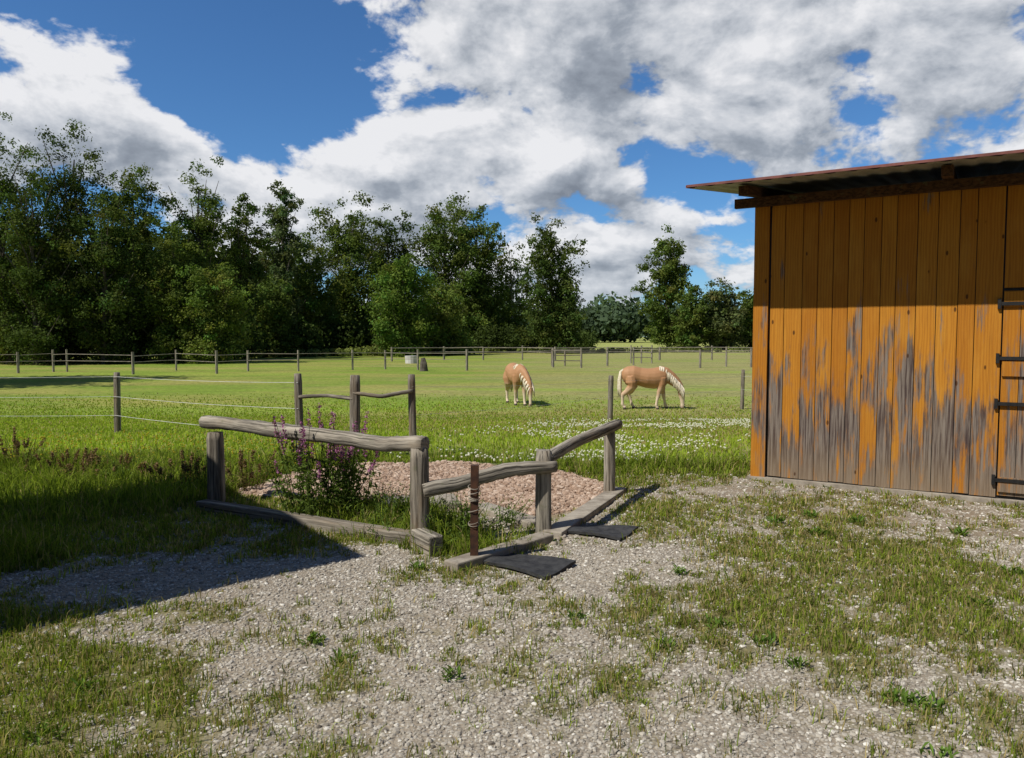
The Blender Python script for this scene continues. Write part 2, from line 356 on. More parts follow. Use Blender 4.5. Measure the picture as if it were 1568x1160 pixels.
tx=tx+rng.normal(0,.028,len(tx))*ts;ty=ty+rng.normal(0,.028,len(tx))*ts
tall=ss(.55,.95,fl[:,2])
L=(.018+.045*rng.random(len(tx)))*ts*(1+tall*2.4)
blades(mb,tx,ty,ground(tx,ty),L,.0013+.0005*ty,gcol(len(tx),fl[:,2],tr),1.1)
x=rng.uniform(-8.5,-.2,120000);y=rng.uniform(4.,10.6,120000)
f=fields(x,y);inr=(np.abs(x)<.74*y+.4)&(f[:,2]>.62+.2*rng.random(len(x)))&(f[:,0]>.7)&(rubble(x,y)<.1)
x,y=x[inr],y[inr];n=len(x);pt=fbm(x*1.3,y*1.3)
L=(.05+.22*rng.random(n)*ss(.3,.7,pt))*(.8)
c=(DK+(LIME-DK)*rng.random(n)[:,None]*.8)*(.7+.6*pt[:,None]);c=np.where((rng.random(n)>.88)[:,None],STRAW,c)
blades(mb,x,y,ground(x,y),L,.004+.0*x,c,.8)
x,y=sample(9.0,30,150000,1.0);keep=~in_barn(x,y,.1)&(rubble(x,y)<.2)&(fields(x,y)[:,0]>.75)&(rng.random(len(x))>ss(15,30,y));x,y=x[keep],y[keep];n=len(x)
pt=fbm(x*.5+4,y*.9);lu=fields(x,y)[:,2]
L=(.02+.03*rng.random(n)+.07*lu*rng.random(n))*(.6+.9*pt)
c=(GREEN+(LIME-GREEN)*rng.random(n)[:,None])*(.75+.6*pt[:,None])*(.9+.3*lu[:,None]);dry=(1-lu)*.38*ss(-10,4,x)+.10
c=np.where((rng.random(n)<dry)[:,None],STRAW*.9,c)
blades(mb,x,y,ground(x,y),L,.0035+.0006*y,c,.9)
mb.build('grass',M_blade)
mb=MB()
x,y=sample(9.8,17.5,16000,1.2);px=x/y*1150+784
keep=(px>560)&(px<1150)&(rng.random(len(x))<ss(.40,.58,fbm(x*.8,y*.8))*ss(640,960,px+120*(13-y)/4))&~in_barn(x,y)
x,y=x[keep],y[keep];n=len(x);z=ground(x,y)+.06+.05*rng.random(n)
V=IV[None]*.016+np.stack([x,y,z],1)[:,None,:]
mb.add(V.reshape(-1,3),(IF[None]+np.arange(n)[:,None,None]*12).reshape(-1,3),col=np.tile([.68,.68,.58],(n*12,1)))
x=rng.uniform(-7.5,-2.5,500);y=rng.uniform(9.2,11.5,500);n=len(x);z=ground(x,y)+.1+.2*rng.random(n)
V=IV[None]*.012+np.stack([x,y,z],1)[:,None,:]
mb.add(V.reshape(-1,3),(IF[None]+np.arange(n)[:,None,None]*12).reshape(-1,3),col=np.tile([.5,.42,.05],(n*12,1)))
mb.build('meadow_flowers',M_weed)
# ---------------------------------------------------------------- weeds
def leafquads(C,Nn,s,asp=.5):
    n=len(C);r=rng.normal(size=(n,3));a=np.cross(Nn,r);a/=np.linalg.norm(a,axis=1)[:,None]+1e-9;b=np.cross(Nn,a);s=np.broadcast_to(s,(n,))[:,None]
    V=np.stack([C+a*s,C+b*s*asp,C-a*s,C-b*s*asp],1).reshape(-1,3)
    return V,np.arange(n)[:,None]*4+np.arange(4)
def plant(name,x0,y0,h,sp,ns,leaf,flower=None,fl=.3,nl=40,ls=.035,pf=.8):
    mb=MB();z0=float(ground(x0,y0))
    for k in range(ns):
        a=rng.random()*6.28;r=sp*.45*rng.random()**.5;hh=h*rng.uniform(.5,1.);o=np.array([x0+math.cos(a)*r,y0+math.sin(a)*r,z0-.02])
        tip=o+np.array([math.cos(a)*sp*.5*rng.random(),math.sin(a)*sp*.5*rng.random(),hh])
        t=np.linspace(0,1,5)[:,None];P=o+(tip-o)*t;P[:,:2]+=(t**2*.05*rng.normal(size=2))
        V,F,_=tube(P,[.005,.004,.004,.003,.002],4);mb.add(V,F,col=np.array(leaf)*.8)
        u=rng.random(nl)**.8*(1-fl*.8 if flower else 1.);C=o+(tip-o)*u[:,None]+rng.normal(0,ls*.9,(nl,3))
        nn=rng.normal(size=(nl,3));nn/=np.linalg.norm(nn,axis=1)[:,None]
        V,F=leafquads(C,nn,ls*(1.2-u*.6),.3);mb.add(V,F,col=np.repeat(np.array(leaf)*(.5+rng.random((nl,1))),4,0))
        if flower is not None and rng.random()<pf:
            m=int(70*fl/.3);u=1-fl*rng.random(m);C=o+(tip-o)*u[:,None]+rng.normal(0,.009,(m,3))
            nn=rng.normal(size=(m,3));nn/=np.linalg.norm(nn,axis=1)[:,None]
            V,F=leafquads(C,nn,.012,.8);mb.add(V,F,col=np.repeat(np.array(flower)*(.6+.8*rng.random((m,1))),4,0))
    return mb.build(name,M_weed)
LG=(.105,.155,.033)
X,Y=site(490,792);plant('purple_loosestrife',X,Y,1.08,.62,48,LG,(.38,.16,.31),.24,46,.035,.75)
X,Y=site(525,780);plant('purple_loosestrife',X,Y,.78,.5,16,LG,(.38,.16,.31),.20,42,.035,.6)
for (a,b,h,s,n) in [(312,758,.62,.35,14),(378,752,.45,.35,12),(20,722,.55,.5,16),(90,735,.42,.6,18),(150,738,.38,.6,18),(205,742,.32,.6,16),(255,745,.32,.5,14),(60,720,.4,.4,8),(120,728,.35,.5,12),(180,732,.35,.5,12),
  (575,800,.4,.6,14),(690,830,.5,.35,16),(745,812,.32,.4,14),(600,812,.3,.5,10),(775,800,.25,.3,8),(705,800,.35,.3,8),(610,790,.35,.4,10),(285,745,.4,.4,10)]:
    X,Y=site(a,b);br=rng.random()<.75 and b<760
    plant('tall_weed',X,Y,h,s,n,(.17,.14,.055) if br else (.115,.175,.038),(.22,.15,.08) if br else None,.25,26,.024)
mb=MB()
for (a,b) in [(1395,1078),(1370,1070),(1425,1082),(1240,790),(1190,800),(1310,800),(1470,820),(1170,985),(1020,990),(880,945),(1100,960),(480,985),(520,1010),(1500,930),(690,1040),(1250,820),(1550,880),(1220,1020),(640,870),(1440,1158),(60,1130),(130,1060),(1040,880)]:
    X,Y=site(a,b);n=34;aa=rng.random(n)*6.28;L=rng.uniform(.02,.06,n)*(Y/4.5)**.5;ox=rng.normal(0,.03,n);oy=rng.normal(0,.03,n);bx=X+ox;by=Y+oy;z=float(ground(X,Y))
    dx,dy=np.cos(aa),np.sin(aa);w=L*.17;up=rng.uniform(.4,1.2,n)*L
    V=np.stack([np.stack([bx,by,0*bx+z],1),np.stack([bx+dx*L*.6-dy*w,by+dy*L*.6+dx*w,z+up*.8],1),np.stack([bx+dx*L,by+dy*L,z+up],1),np.stack([bx+dx*L*.6+dy*w,by+dy*L*.6-dx*w,z+up*.8],1)],1)
    mb.add(V.reshape(-1,3),np.arange(n)[:,None]*4+np.arange(4),col=np.repeat(np.array([.12,.20,.037])*(.6+.7*rng.random((n,1))),4,0))
mb.build('broadleaf_weeds',M_weed)
# ---------------------------------------------------------------- rail enclosure
def g1(p): return float(ground(p[0],p[1]))
P1=site(332,773);P2=site(643,832);P3=site(832,816);P4=site(933,757)
rail=empty('hitching_rail_fence')
def post(mb,p,h,r,seed,sq=.45,lean=(0,0)):
    z=g1(p);log(mb,[(p[0],p[1],z-.15),(p[0]+lean[0]*.5,p[1]+lean[1]*.5,z+h*.5),(p[0]+lean[0],p[1]+lean[1],z+h)],[r*1.03,r,r*.97],12,sq,.07,seed,5,.0)
def part(fn,name,m,par,smooth=True):
    mb=MB();fn(mb);o=mb.build(name,m,par,smooth);return o
part(lambda mb:post(mb,P1,.74,.072,1,.6),'post_1',M_grey,rail)
part(lambda mb:post(mb,P2,.80,.076,2,.6),'post_2',M_grey,rail)
part(lambda mb:post(mb,P3,.73,.068,3,.6),'post_3',M_grey2,rail)
part(lambda mb:post(mb,P4,.68,.060,4,.1),'post_4',M_grey2,rail)
d12=np.array(P2)-np.array(P1);d12/=np.linalg.norm(d12)
s1=np.array(P1)-d12*.18;s2=np.array(P2)+d12*.06
part(lambda mb:log(mb,[(s1[0],s1[1],.835),(s1[0]*.75+s2[0]*.25,s1[1]*.75+s2[1]*.25,.835),(s1[0]*.5+s2[0]*.5,s1[1]*.5+s2[1]*.5,.82),(s1[0]*.2+s2[0]*.8,s1[1]*.2+s2[1]*.8,.79),(s2[0],s2[1],.825)],[.068,.060,.072,.062,.062,.064],14,.1,.12,11,9,.010),'rail_1',M_grey2,rail)
d23=np.array(P3)-np.array(P2);s3=np.array(P2)+d23*.03+np.array([0,-.06]);s4=np.array(P3)+d23*.10+np.array([0,-.07])
part(lambda mb:log(mb,[(s3[0],s3[1],.45),(s3[0]*.7+s4[0]*.3,s3[1]*.7+s4[1]*.3,.50),(s3[0]*.4+s4[0]*.6,s3[1]*.4+s4[1]*.6,.585),(s4[0],s4[1],.585)],[.062,.055,.058,.05],14,.1,.12,12,9,.008),'rail_2',M_grey2,rail)
s5=np.array(P3)+np.array([.03,-.03]);s6=np.array(P4)+np.array([.12,.22])
part(lambda mb:log(mb,[(s5[0],s5[1],.66),(s5[0]*.6+s6[0]*.4,s5[1]*.6+s6[1]*.4,.72),(s6[0],s6[1],.735)],[.05,.052,.058],12,.1,.12,13,9,.006),'rail_3',M_grey2,rail)
def sill(name,a,b,w,h,m,z=-.05):
    a=np.array([*a,z]);b=np.array([*b,z]);d=b-a;l=np.linalg.norm(d);d/=l;s=np.array([-d[1],d[0],0])
    mb=MB();V=boxv(a-s*w/2,d*l,s*w,np.array([0,0,h]));gc=np.array([[(v-a)@s,v[2],(v-a)@d] for v in V])+3.3
    mb.add(V,BFo(V),gc=gc,rnd=.5);o=mb.build(name,m,rail)
    bv=o.modifiers.new('b','BEVEL');bv.width=.012;bv.segments=2;return o
sill('sill_plank',site(308,779),site(648,834),.13,.14,M_grey)
sill('corner_block',site(640,836),site(668,850),.13,.20,M_grey2)
sill('concrete_edge_1',site(690,872),site(838,826),.15,.10,M_conc,-.04)
sill('concrete_edge_2',site(845,822),site(948,752),.18,.09,M_conc,-.04)
sill('concrete_edge_3',site(735,778),site(825,806),.20,.09,M_conc,-.04)
sill('concrete_slab',site(585,778),site(700,772),.45,.09,M_conc,-.02)
sp=empty('steel_post');q=site(726,861)
mb=MB();z=g1(q)
V,F,gc=tube([(q[0],q[1],z-.1),(q[0]+.003,q[1],z+.4),(q[0]+.008,q[1],z+.745)],.042,4);mb.add(V,F,gc=gc,rnd=.5);mb.build('shaft',M_rust,sp)
mb=MB()
for k,zz in enumerate([.30,.315,.40,.47,.48,.50,.58,.545]):
    a=np.linspace(0,2*np.pi,17);V,F,gc=tube(np.stack([q[0]+.043*np.cos(a),q[1]+.043*np.sin(a),z+zz+.012*np.sin(a+k)],1),.003,5);mb.add(V,F,gc=gc,rnd=.5)
mb.build('wire_wraps',M_conc,sp)
for k,poly in enumerate((MAT1,MAT2)):
    mb=MB();n=12;a,b_,c,d=[np.array(p) for p in poly];V=[];
    uu=np.linspace(0,1,n)
    for i_ in uu:
        for j_ in uu:
            p=(a*(1-i_)+b_*i_)*(1-j_)+(d*(1-i_)+c*i_)*j_;V.append((p[0],p[1],float(ground(p[0],p[1]))+.03+.012*math.sin(5*i_+3*j_)))
    V=np.array(V);bi=np.arange(n-1)[:,None]*n+np.arange(n-1)[None,:];F=np.stack([bi,bi+1,bi+n+1,bi+n],2).reshape(-1,4)
    mb.add(V,F);o=mb.build('rubber_mat',M_rubber,smooth=False);md=o.modifiers.new('s','SOLIDIFY');md.thickness=.022
mb=MB();q2=[site(*p) for p in [(855,826),(848,832),(862,822),(870,828)]]
scatter_stones(np.array([p[0] for p in q2]),np.array([p[1] for p in q2]),np.array([.04,.03,.035,.03]),np.zeros(4)+.3,mb);mb.build('field_stones',M_stone,smooth=True)
bk=empty('wooden_rail_fence');B1=site(460,697);B2=site(543,702);B3=site(633,699)
for k,(p,r) in enumerate(((B1,.055),(B2,.07),(B3,.052))):
    part(lambda mb:post(mb,p,1.17,r,20+k,.2,(-.02 if k!=1 else 0.02,0)),'post_%d'%(k+1),M_grey,bk)
part(lambda mb:log(mb,[(B1[0],B1[1]-.04,.84),((B1[0]+B2[0])/2,B1[1]-.04,.87),(B2[0],B2[1]-.05,.84)],[.03,.026,.03],8,0,.1,31,8,.006),'rail_1',M_grey,bk)
part(lambda mb:log(mb,[(B2[0],B2[1]-.05,.92),((B2[0]+B3[0])/2,B2[1]-.04,.87),(B3[0],B3[1]-.04,.94)],[.026,.03,.03],8,0,.1,32,8,.006),'rail_2',M_grey,bk)
ef=empty('electric_paddock_fence')
pp=[(-7.6-4.3,14.3),site(180,662),B1,B3,site(934,643),site(1136,626),(9.5,18.0)]
for k,p in enumerate(pp):
    if k in (2,3): continue
    part(lambda mb:post(mb,p,1.12 if k!=5 else 1.2,.055 if k!=4 else .065,40+k,.1,(.02,0)),'post_%d'%(k+1),M_grey,ef)
def wires(par,pts,hs,r,name,sag=.02):
    mb=MB()
    for h in hs:
        for a,b in zip(pts[:-1],pts[1:]):
            t=np.linspace(0,1,9);L=math.hypot(b[0]-a[0],b[1]-a[1])
            za=float(base_z(0,a[1]))+h;zb=float(base_z(0,b[1]))+h
            P=np.stack([a[0]+(b[0]-a[0])*t,a[1]-.07+(b[1]-a[1])*t,za+(zb-za)*t-sag*L/4*4*t*(1-t)],1)
            V,F,gc=tube(P,r,4);mb.add(V,F,gc=gc,rnd=.5)
    return mb.build(name,M_wire,par)
wires(ef,pp[:3],[1.05,.68,.33],.0038,'wires_left');wires(ef,pp[3:],[1.0,.6],.0026,'wires_right')
def farfence(name,pts,h,r,rails,rr,m):
    e=empty(name);mb=MB()
    for k,p in enumerate(pts):
        V,F,gc=tube([(p[0],p[1],-.6),(p[0],p[1],-.5+h*rng.uniform(.93,1.08))],r*rng.uniform(.8,1.2),6);mb.add(V,F,gc=gc,rnd=rng.random())
    mb.build('posts',m,e);mb=MB()
    for hh in rails:
        for a,b in zip(pts[:-1],pts[1:]):
            V,F,gc=tube([(a[0],a[1]-.05,-.5+hh+rng.normal(0,.02)),(b[0],b[1]-.05,-.5+hh+rng.normal(0,.02))],rr,5);mb.add(V,F,gc=gc,rnd=rng.random())
    mb.build('rails',m,e)
farfence('far_paddock_fence',[site(a,b) for a,b in [(-120,572),(-40,572),(28,571),(82,569),(103,569),(204,573),(270,567),(332,572),(380,568),(457,568),(540,566),(590,565),(640,566),(715,567)]],1.3,.065,[1.1,.7],.018,M_grey2)
farfence('far_paddock_fence',[site(a,b) for a,b in [(600,553),(680,551),(740,551),(800,551),(850,552),(930,551),(1010,551),(1090,551),(1180,551)]],1.3,.09,[1.15,.75],.04,M_grey2)
farfence('far_paddock_fence',[site(a,b) for a,b in [(715,567),(847,562),(890,563),(930,560),(970,559),(1072,563),(1112,561),(1150,562),(1230,562)]],1.35,.08,[1.2],.022,M_grey2)
farfence('far_paddock_fence',[site(a,b) for a,b in [(845,560),(865,560),(890,560)]],1.3,.07,[1.2,.8,.4],.035,M_grey)
farfence('far_paddock_fence',[site(a,b) for a,b in [(966,556),(982,556),(998,556)]],1.4,.07,[1.3,.9,.5],.035,M_grey2)
q=site(630,556);mb=MB();V,F,gc=tube([(q[0],q[1],-.55),(q[0],q[1],-.05),(q[0],q[1],.12)],[.5,.52,.54],14);mb.add(V,F);o=mb.build('water_tank',M_white)
q=site(649,568);mb=MB();V,F,gc=tube([(q[0],q[1],-.6),(q[0],q[1],0.),(q[0]-.05,q[1],.35)],[.27,.22,.12],9,0,.2);mb.add(V,F,gc=gc,rnd=.3);o=mb.build('tree_stump',M_bark)
# ---------------------------------------------------------------- barn
barn=empty('wooden_barn')
def addbox(mb,t0,t1,n0,n1,z0,z1,rnd=.5,slope=0.):
    V=boxv(W(t0,n0,z0),U3*(t1-t0),N3*(n1-n0),Z3*(z1-z0))
    gc=np.array([[ (v[:2]-A0)@U,(v[:2]-A0)@NN,v[2]] for v in V])
    mb.add(V,BFo(V),gc=gc,rnd=rnd)
mb=MB();t=.19
addbox(mb,0,.165,0,.045,.03,3.28,.35)
while t<BL:
    w=rng.uniform(.145,.20)
    if t<2.455 and t+w>2.39: w=2.46-t
    if 2.455<=t<3.38:
        t=3.40;continue
    addbox(mb,t,t+w-.007,0,.022+rng.uniform(-.004,.004),.05+rng.uniform(0,.02),3.32,rng.random());t+=w
mb.build('front_boards',M_barn,barn)
mb=MB();addbox(mb,.02,BL,-.06,-.004,.0,3.3);mb.build('front_backing',M_iron,barn)
mb=MB()
for n0 in np.arange(0,BD,.2):
    addbox(mb,.0,.02,-n0-.19,-n0-.005,.05,3.30+.13*n0,rng.random());addbox(mb,BL-.02,BL,-n0-.19,-n0-.005,.05,3.30+.13*n0,rng.random())
addbox(mb,0.03,BL-.03,-BD-.02,-BD,.05,3.9,.4)
mb.build('side_boards',M_barn,barn)
mb=MB();addbox(mb,-.03,BL+.03,-BD-.05,.09,-.2,.045);mb.build('foundation',M_conc,barn)
mb=MB();t=2.468
while t<3.36:
    addbox(mb,t,min(t+.15,3.36)-.006,.0,.02,.08,2.16,rng.random());t+=.15
addbox(mb,2.468,3.38,.0,.024,2.19,3.32,.4)
addbox(mb,2.47,3.36,.022,.045,1.30,1.45,.2);addbox(mb,2.47,3.36,.022,.045,2.0,2.15,.8);addbox(mb,2.47,3.36,.022,.045,.12,.27,.5)
mb.build('door',M_barn,barn)
mb=MB()
for z in (2.03,1.48,1.02,.24):
    addbox(mb,2.43,2.86,.047,.055,z-.018,z+.018);addbox(mb,2.415,2.445,.024,.06,z-.05,z+.05)
mb.build('strap_hinges',M_iron,barn)
RP=.13;zr=3.32
def rz(n): return zr+(1.0-n)*RP
mb=MB();tt=np.arange(-.5,BL+.5,.04);prof=.007*np.clip(np.sin(tt/.2*2*np.pi)*1.6,-1,1)
ns=[1.0,.0,-2.5,-BD-.5]
V=[];
for sgn in (0,.02):
    for n_ in ns:
        for a_,p_ in zip(tt,prof): V.append(W(a_,n_,rz(n_)+p_+sgn))
V=np.array(V);m_=len(tt);F=[]
for s_ in (0,1):
    for r_ in range(3):
        o_=s_*4*m_+r_*m_
        j=np.arange(m_-1);q4=np.stack([o_+j,o_+j+1,o_+m_+j+1,o_+m_+j],1);F.append(q4[:,::-1] if s_==0 else q4)
mb.add(V,F,mi=0);mb.build('roof_sheet',M_metal,barn)
mb=MB()
def beam(t0,t1,n0,n1,za,zb,h):
    V=np.array([W(t0,n0,za),W(t1,n0,za),W(t1,n1,zb),W(t0,n1,zb),W(t0,n0,za+h),W(t1,n0,za+h),W(t1,n1,zb+h),W(t0,n1,zb+h)])
    gc=np.array([[ (v[:2]-A0)@U,v[2],(v[:2]-A0)@NN] for v in V]);return V,gc
V,gc=beam(-.51,BL+.5,1.0,1.012,rz(1.)+.004,rz(1.012)+.004,.026);mb.add(V,BFo(V),gc=gc,rnd=.5)
V,gc=beam(-.515,-.5,1.012,-BD-.5,rz(1.03)+.0,rz(-BD-.5)+.0,.028);mb.add(V,BFo(V),gc=gc,rnd=.5)
mb.build('roof_edge_trim',M_red,barn)
mb=MB()
for t_ in (.03,1.95,3.9,5.8):
    V,gc=beam(t_-.05,t_+.05,.72,-BD,rz(.72)-.125,rz(-BD)-.125,.105);mb.add(V,BFo(V),gc=gc,rnd=.5)
V=boxv(W(-.22,.12,rz(.12)-.235),U3*(BL+.5),N3*(-.07),Z3*.105);gc=np.stack([V[:,1],V[:,2],V[:,0]],1);mb.add(V,BFo(V),gc=gc,rnd=.5)
mb.build('rafters_and_purlins',M_brown,barn)
# ---------------------------------------------------------------- shed to the left, added unseen building behind the viewer
shed=empty('wooden_shed')
c0=np.array([-3.93,3.89]);c1=np.array([-6.2,6.75]);c2=c0+np.array([-1.9,-1.75]);c3=c1+(c2-c0)
def prism(mb,cs,z0,z1):
    V=np.array([[*c,z0] for c in cs]+[[*c,z1] for c in cs]);gc=V.copy();mb.add(V,BFo(V),gc=gc,rnd=.5)
cen=(c0+c1+c2+c3)/4
mb=MB();prism(mb,[cen+(c-cen)*.9 for c in (c0,c1,c3,c2)],-.1,3.85);mb.build('walls',M_grey,shed)
mb=MB();prism(mb,[c0,c1,c3,c2],3.86,4.0);mb.build('roof',M_metal,shed)
added_house=empty('added_sky_block_house')  # unseen building, added to block low rear sky light on the barn wall
mb=MB();V=boxv((-14,-17,-.1),(34,0,0),(0,9,0),(0,0,4.6));mb.add(V,BFo(V));mb.build('walls',M_render,added_house)
mb=MB();V=np.array([(-14.6,-7.4,4.5),(20.6,-7.4,4.5),(20.6,-12.5,7.6),(-14.6,-12.5,7.6),(-14.6,-17.6,4.5),(20.6,-17.6,4.5)])
mb.add(np.vstack([V,V+np.array([0,0,.15])]),[np.array([[0,1,2,3],[3,2,5,4],[6,7,8,9],[9,8,11,10],[0,1,7,6],[4,5,11,10]]),np.array([[0,3,4],[1,2,5],[6,9,10],[7,8,11]])]);mb.build('roof',M_tile,added_house)
mb=MB()
for xx in range(-12,19,4):
    V=boxv((xx,-8.02,1.1),(1.2,0,0),(0,.05,0),(0,0,1.4));mb.add(V,BFo(V))
mb.build('windows',M_glass,added_house)
mb=MB();V=boxv((5.6,-8.02,.0),(1.1,0,0),(0,.08,0),(0,0,2.1));mb.add(V,BFo(V),gc=V,rnd=.5);mb.build('door',M_brown,added_house)
# ---------------------------------------------------------------- trees
def tree(name,x,y,h,w,seed,leaves=9000,ls=.26,start=.12,col=(.045,.075,.018),shape=1.1,bark=None,nclump=95,limbs=24,zb=-.5,csz=1.):
    r=np.random.default_rng(seed);mb=MB();bark=bark or M_bark
    lean=r.normal(0,.03,2)*h;tp=np.linspace(0,1,9)
    T=np.stack([x+lean[0]*tp**1.5+r.normal(0,.004*h,9),y+lean[1]*tp**1.5,zb-.3+tp*h*.86],1)
    V,F,gc=tube(T,h*.014*(1-tp*.9)+.02,7,0,.1,seed);mb.add(V,F,mi=1,col=(.1,.1,.1))
    az=r.random()*6.28;C=[]
    asym=r.uniform(.75,1.2,8)
    def prof(u): return max(.2,(math.sin(math.pi*min(1,max(0,u))**shape)))**.5
    for k in range(limbs):
        u=(k+.5)/limbs;hz=start+(1-start)*u*.90;az+=2.4+r.normal(0,.3)
        R=w/2*prof(u*.90+.04)*asym[(int(az/6.283*8)+k//6)%8]*r.uniform(.7,1.0)
        i0=np.array([np.interp(min(.97,max(.05,hz-.14)),tp,T[:,q]) for q in range(3)]);e=np.array([T[0,0]+lean[0]*hz+math.cos(az)*R,T[0,1]+math.sin(az)*R,zb+hz*h+R*.15+r.normal(0,.02*h)])
        md=(i0+e)/2+np.array([0,0,-.05*R]);P=np.array([i0,(i0+md)/2,md,(md+e)/2,e])
        V,F,gc=tube(P,np.array([.005,.004,.003,.002,.001])*h,5);mb.add(V,F,mi=1,col=(.1,.1,.1))
        m=max(2,int(nclump/limbs))
        for j in range(m):
            s=.2+.75*(j+r.random())/m;p=i0+(e-i0)*s+r.normal(0,.06*w,3)*np.array([1,1,.9]);C.append((p,r.uniform(.07,.13)*w*(1.15-.3*s)*csz))
            for _ in range(3):
                q=p+r.normal(0,.085*w,3);C.append((q,r.uniform(.03,.075)*w*csz))
    for k in range(9): C.append((T[-1]+r.normal(0,.09*w,3)+np.array([0,0,h*.02*k*r.random()]),.07*w*r.uniform(.6,1.3)*csz))
    zt=max(c[0][2]+c[1] for c in C)
    rad=np.array([c[1] for c in C]);wgt=rad**1.9;wgt/=wgt.sum();cnt=(wgt*leaves).astype(int)+3
    idx=np.repeat(np.arange(len(C)),cnt);n=len(idx);cen=np.array([c[0] for c in C])[idx]
    cen[:,2]=zb+(cen[:,2]-zb)*h/(zt-zb)
    d=np.clip(r.normal(size=(n,3)),-2.3,2.3)
    pts=cen+d*.56*rad[idx][:,None]*np.array([1.2,1.2,.9])
    pts[:,2]=np.maximum(pts[:,2],zb+.1)
    d=d/np.linalg.norm(d,axis=1)[:,None]
    nn=d*.7+r.normal(size=(n,3))*.55+np.array([0,0,.25]);nn/=np.linalg.norm(nn,axis=1)[:,None]
    V,F=leafquads(pts,nn,ls*r.uniform(.5,1.25,n),.6)
    cb=r.uniform(.7,1.4,len(C))[idx][:,None];hue=r.normal(0,.12,len(C))[idx][:,None]
    cc=np.array(col)*cb*(.75+.5*r.random((n,1)));cc[:,0:1]*=1+hue
    mb.add(V,F,mi=0,col=np.repeat(np.clip(cc,0,1),4,0))
    return mb.build(name,[M_leaf,bark])
def top_h(py,d): return CAMH+.5+d*(515-py)/FOC
DKG=(.074,.105,.028);MDG=(.100,.138,.032);LTG=(.135,.175,.040)
specs=[
(-60,190,190,62,DKG,1.,.03,11000,'broadleaf_tree'),(15,176,140,60,MDG,1.,.03,11000,'alder_tree'),(100,186,140,63,DKG,.9,.03,12000,'alder_tree'),
(55,250,130,58,DKG,.9,.03,9000,'alder_tree'),(160,268,120,60,DKG,1.,.03,9000,'alder_tree'),
(205,252,110,66,MDG,1.,.03,10000,'alder_tree'),(265,335,100,62,MDG,.9,.03,9000,'alder_tree'),(312,247,120,70,MDG,1.1,.06,11000,'alder_tree'),
(360,298,80,74,DKG,1.,.06,7000,'alder_tree'),(330,400,110,62,LTG,1.,.03,8000,'alder_tree'),(432,278,72,84,(.11,.145,.06),.8,.06,8000,'poplar_tree'),
(415,420,100,80,MDG,.9,.03,7000,'broadleaf_tree'),(470,370,100,88,MDG,1.,.03,9000,'broadleaf_tree'),(530,296,130,98,MDG,1.2,.06,12000,'broadleaf_tree'),(600,314,100,104,DKG,1.2,.1,8000,'broadleaf_tree'),
(615,388,110,84,(.11,.17,.034),1.,.02,10000,'broadleaf_tree'),(685,298,115,104,MDG,1.3,.1,9000,'broadleaf_tree'),(730,312,95,108,MDG,1.3,.12,8000,'broadleaf_tree'),
(675,430,100,90,LTG,1.,.03,7000,'broadleaf_tree'),(745,430,80,106,MDG,1.,.03,5000,'broadleaf_tree'),
(785,372,105,112,MDG,1.2,.25,2600,'birch_tree'),(845,330,100,98,DKG,1.2,.06,8500,'alder_tree'),(868,420,70,97,DKG,.9,.1,3500,'alder_tree'),
(1022,345,80,128,MDG,1.0,.10,7500,'ash_tree'),(1058,437,55,122,MDG,1.,.05,4500,'broadleaf_tree'),(1108,428,82,124,(.11,.135,.05),1.1,.08,7000,'broadleaf_tree'),(1160,440,70,126,MDG,1.,.12,5000,'broadleaf_tree')]
for k,(px,tp_,wp,d,c,sh,stt,nl,nm) in enumerate(specs):
    tree(nm,at_d(px,d),d,top_h(tp_,d),wp/FOC*d*1.04,100+k,leaves=int(nl*2.6),ls=.00185*d,start=stt,col=c,shape=sh,bark=M_birch if nm=='birch_tree' else M_bark,zb=-.5,csz=.7 if nm in('birch_tree',) else 1.)
tree('broadleaf_tree',-30.5,33,16,12,555,leaves=9000,ls=.28,start=.1)
def mass(name,segs,ls,n,col,seed=1):
    r=np.random.default_rng(seed);mb=MB()
    for (x0,y0,x1,y1,h,dp) in segs:
        L=math.hypot(x1-x0,y1-y0);nc=int(L/h*5)+6
        t=r.random(nc);cx=x0+(x1-x0)*t;cy=y0+(y1-y0)*t+r.normal(0,dp,nc);hh=h*(.45+.6*fbm(t*L/h*.8,t*0+seed,3))*r.uniform(.7,1.1,nc)
        k=r.integers(0,nc,n);d=r.normal(size=(n,3));d/=np.linalg.norm(d,axis=1)[:,None]
        R=hh[k]*.5;rr=r.random(n)**.4
        P=np.stack([cx[k]+d[:,0]*R*1.1*rr,cy[k]+d[:,1]*R*rr,-.5+R+d[:,2]*R*rr],1);P[:,:2]+=r.normal(0,h*.06,(n,2))
        nn=d+r.normal(size=(n,3))*.6;nn/=np.linalg.norm(nn,axis=1)[:,None]
        V,F=leafquads(P,nn,ls*r.uniform(.6,1.3,n),.65);mb.add(V,F,col=np.repeat(np.array(col)*r.uniform(.6,1.4,nc)[k][:,None]*(.8+.4*r.random((n,1))),4,0))
    mb.build(name,M_leaf)
mass('understorey_shrubs',[(at_d(-200,66),66,at_d(380,72),72,7,3.),(at_d(360,80),80,at_d(600,92),92,6,2.),(at_d(590,96),96,at_d(900,112),112,4.5,2.)],.20,20000,(.055,.08,.022),5)
mass('meadow_hedge',[(at_d(380,78),78,at_d(720,92),92,1.6,1.),(at_d(720,100),100,at_d(1160,105),105,1.1,1.)],.14,9000,(.17,.20,.06),6)
mass('woodland_backdrop',[(at_d(-250,95),95,at_d(400,95),95,19,5.)],.5,26000,(.045,.065,.02),7)
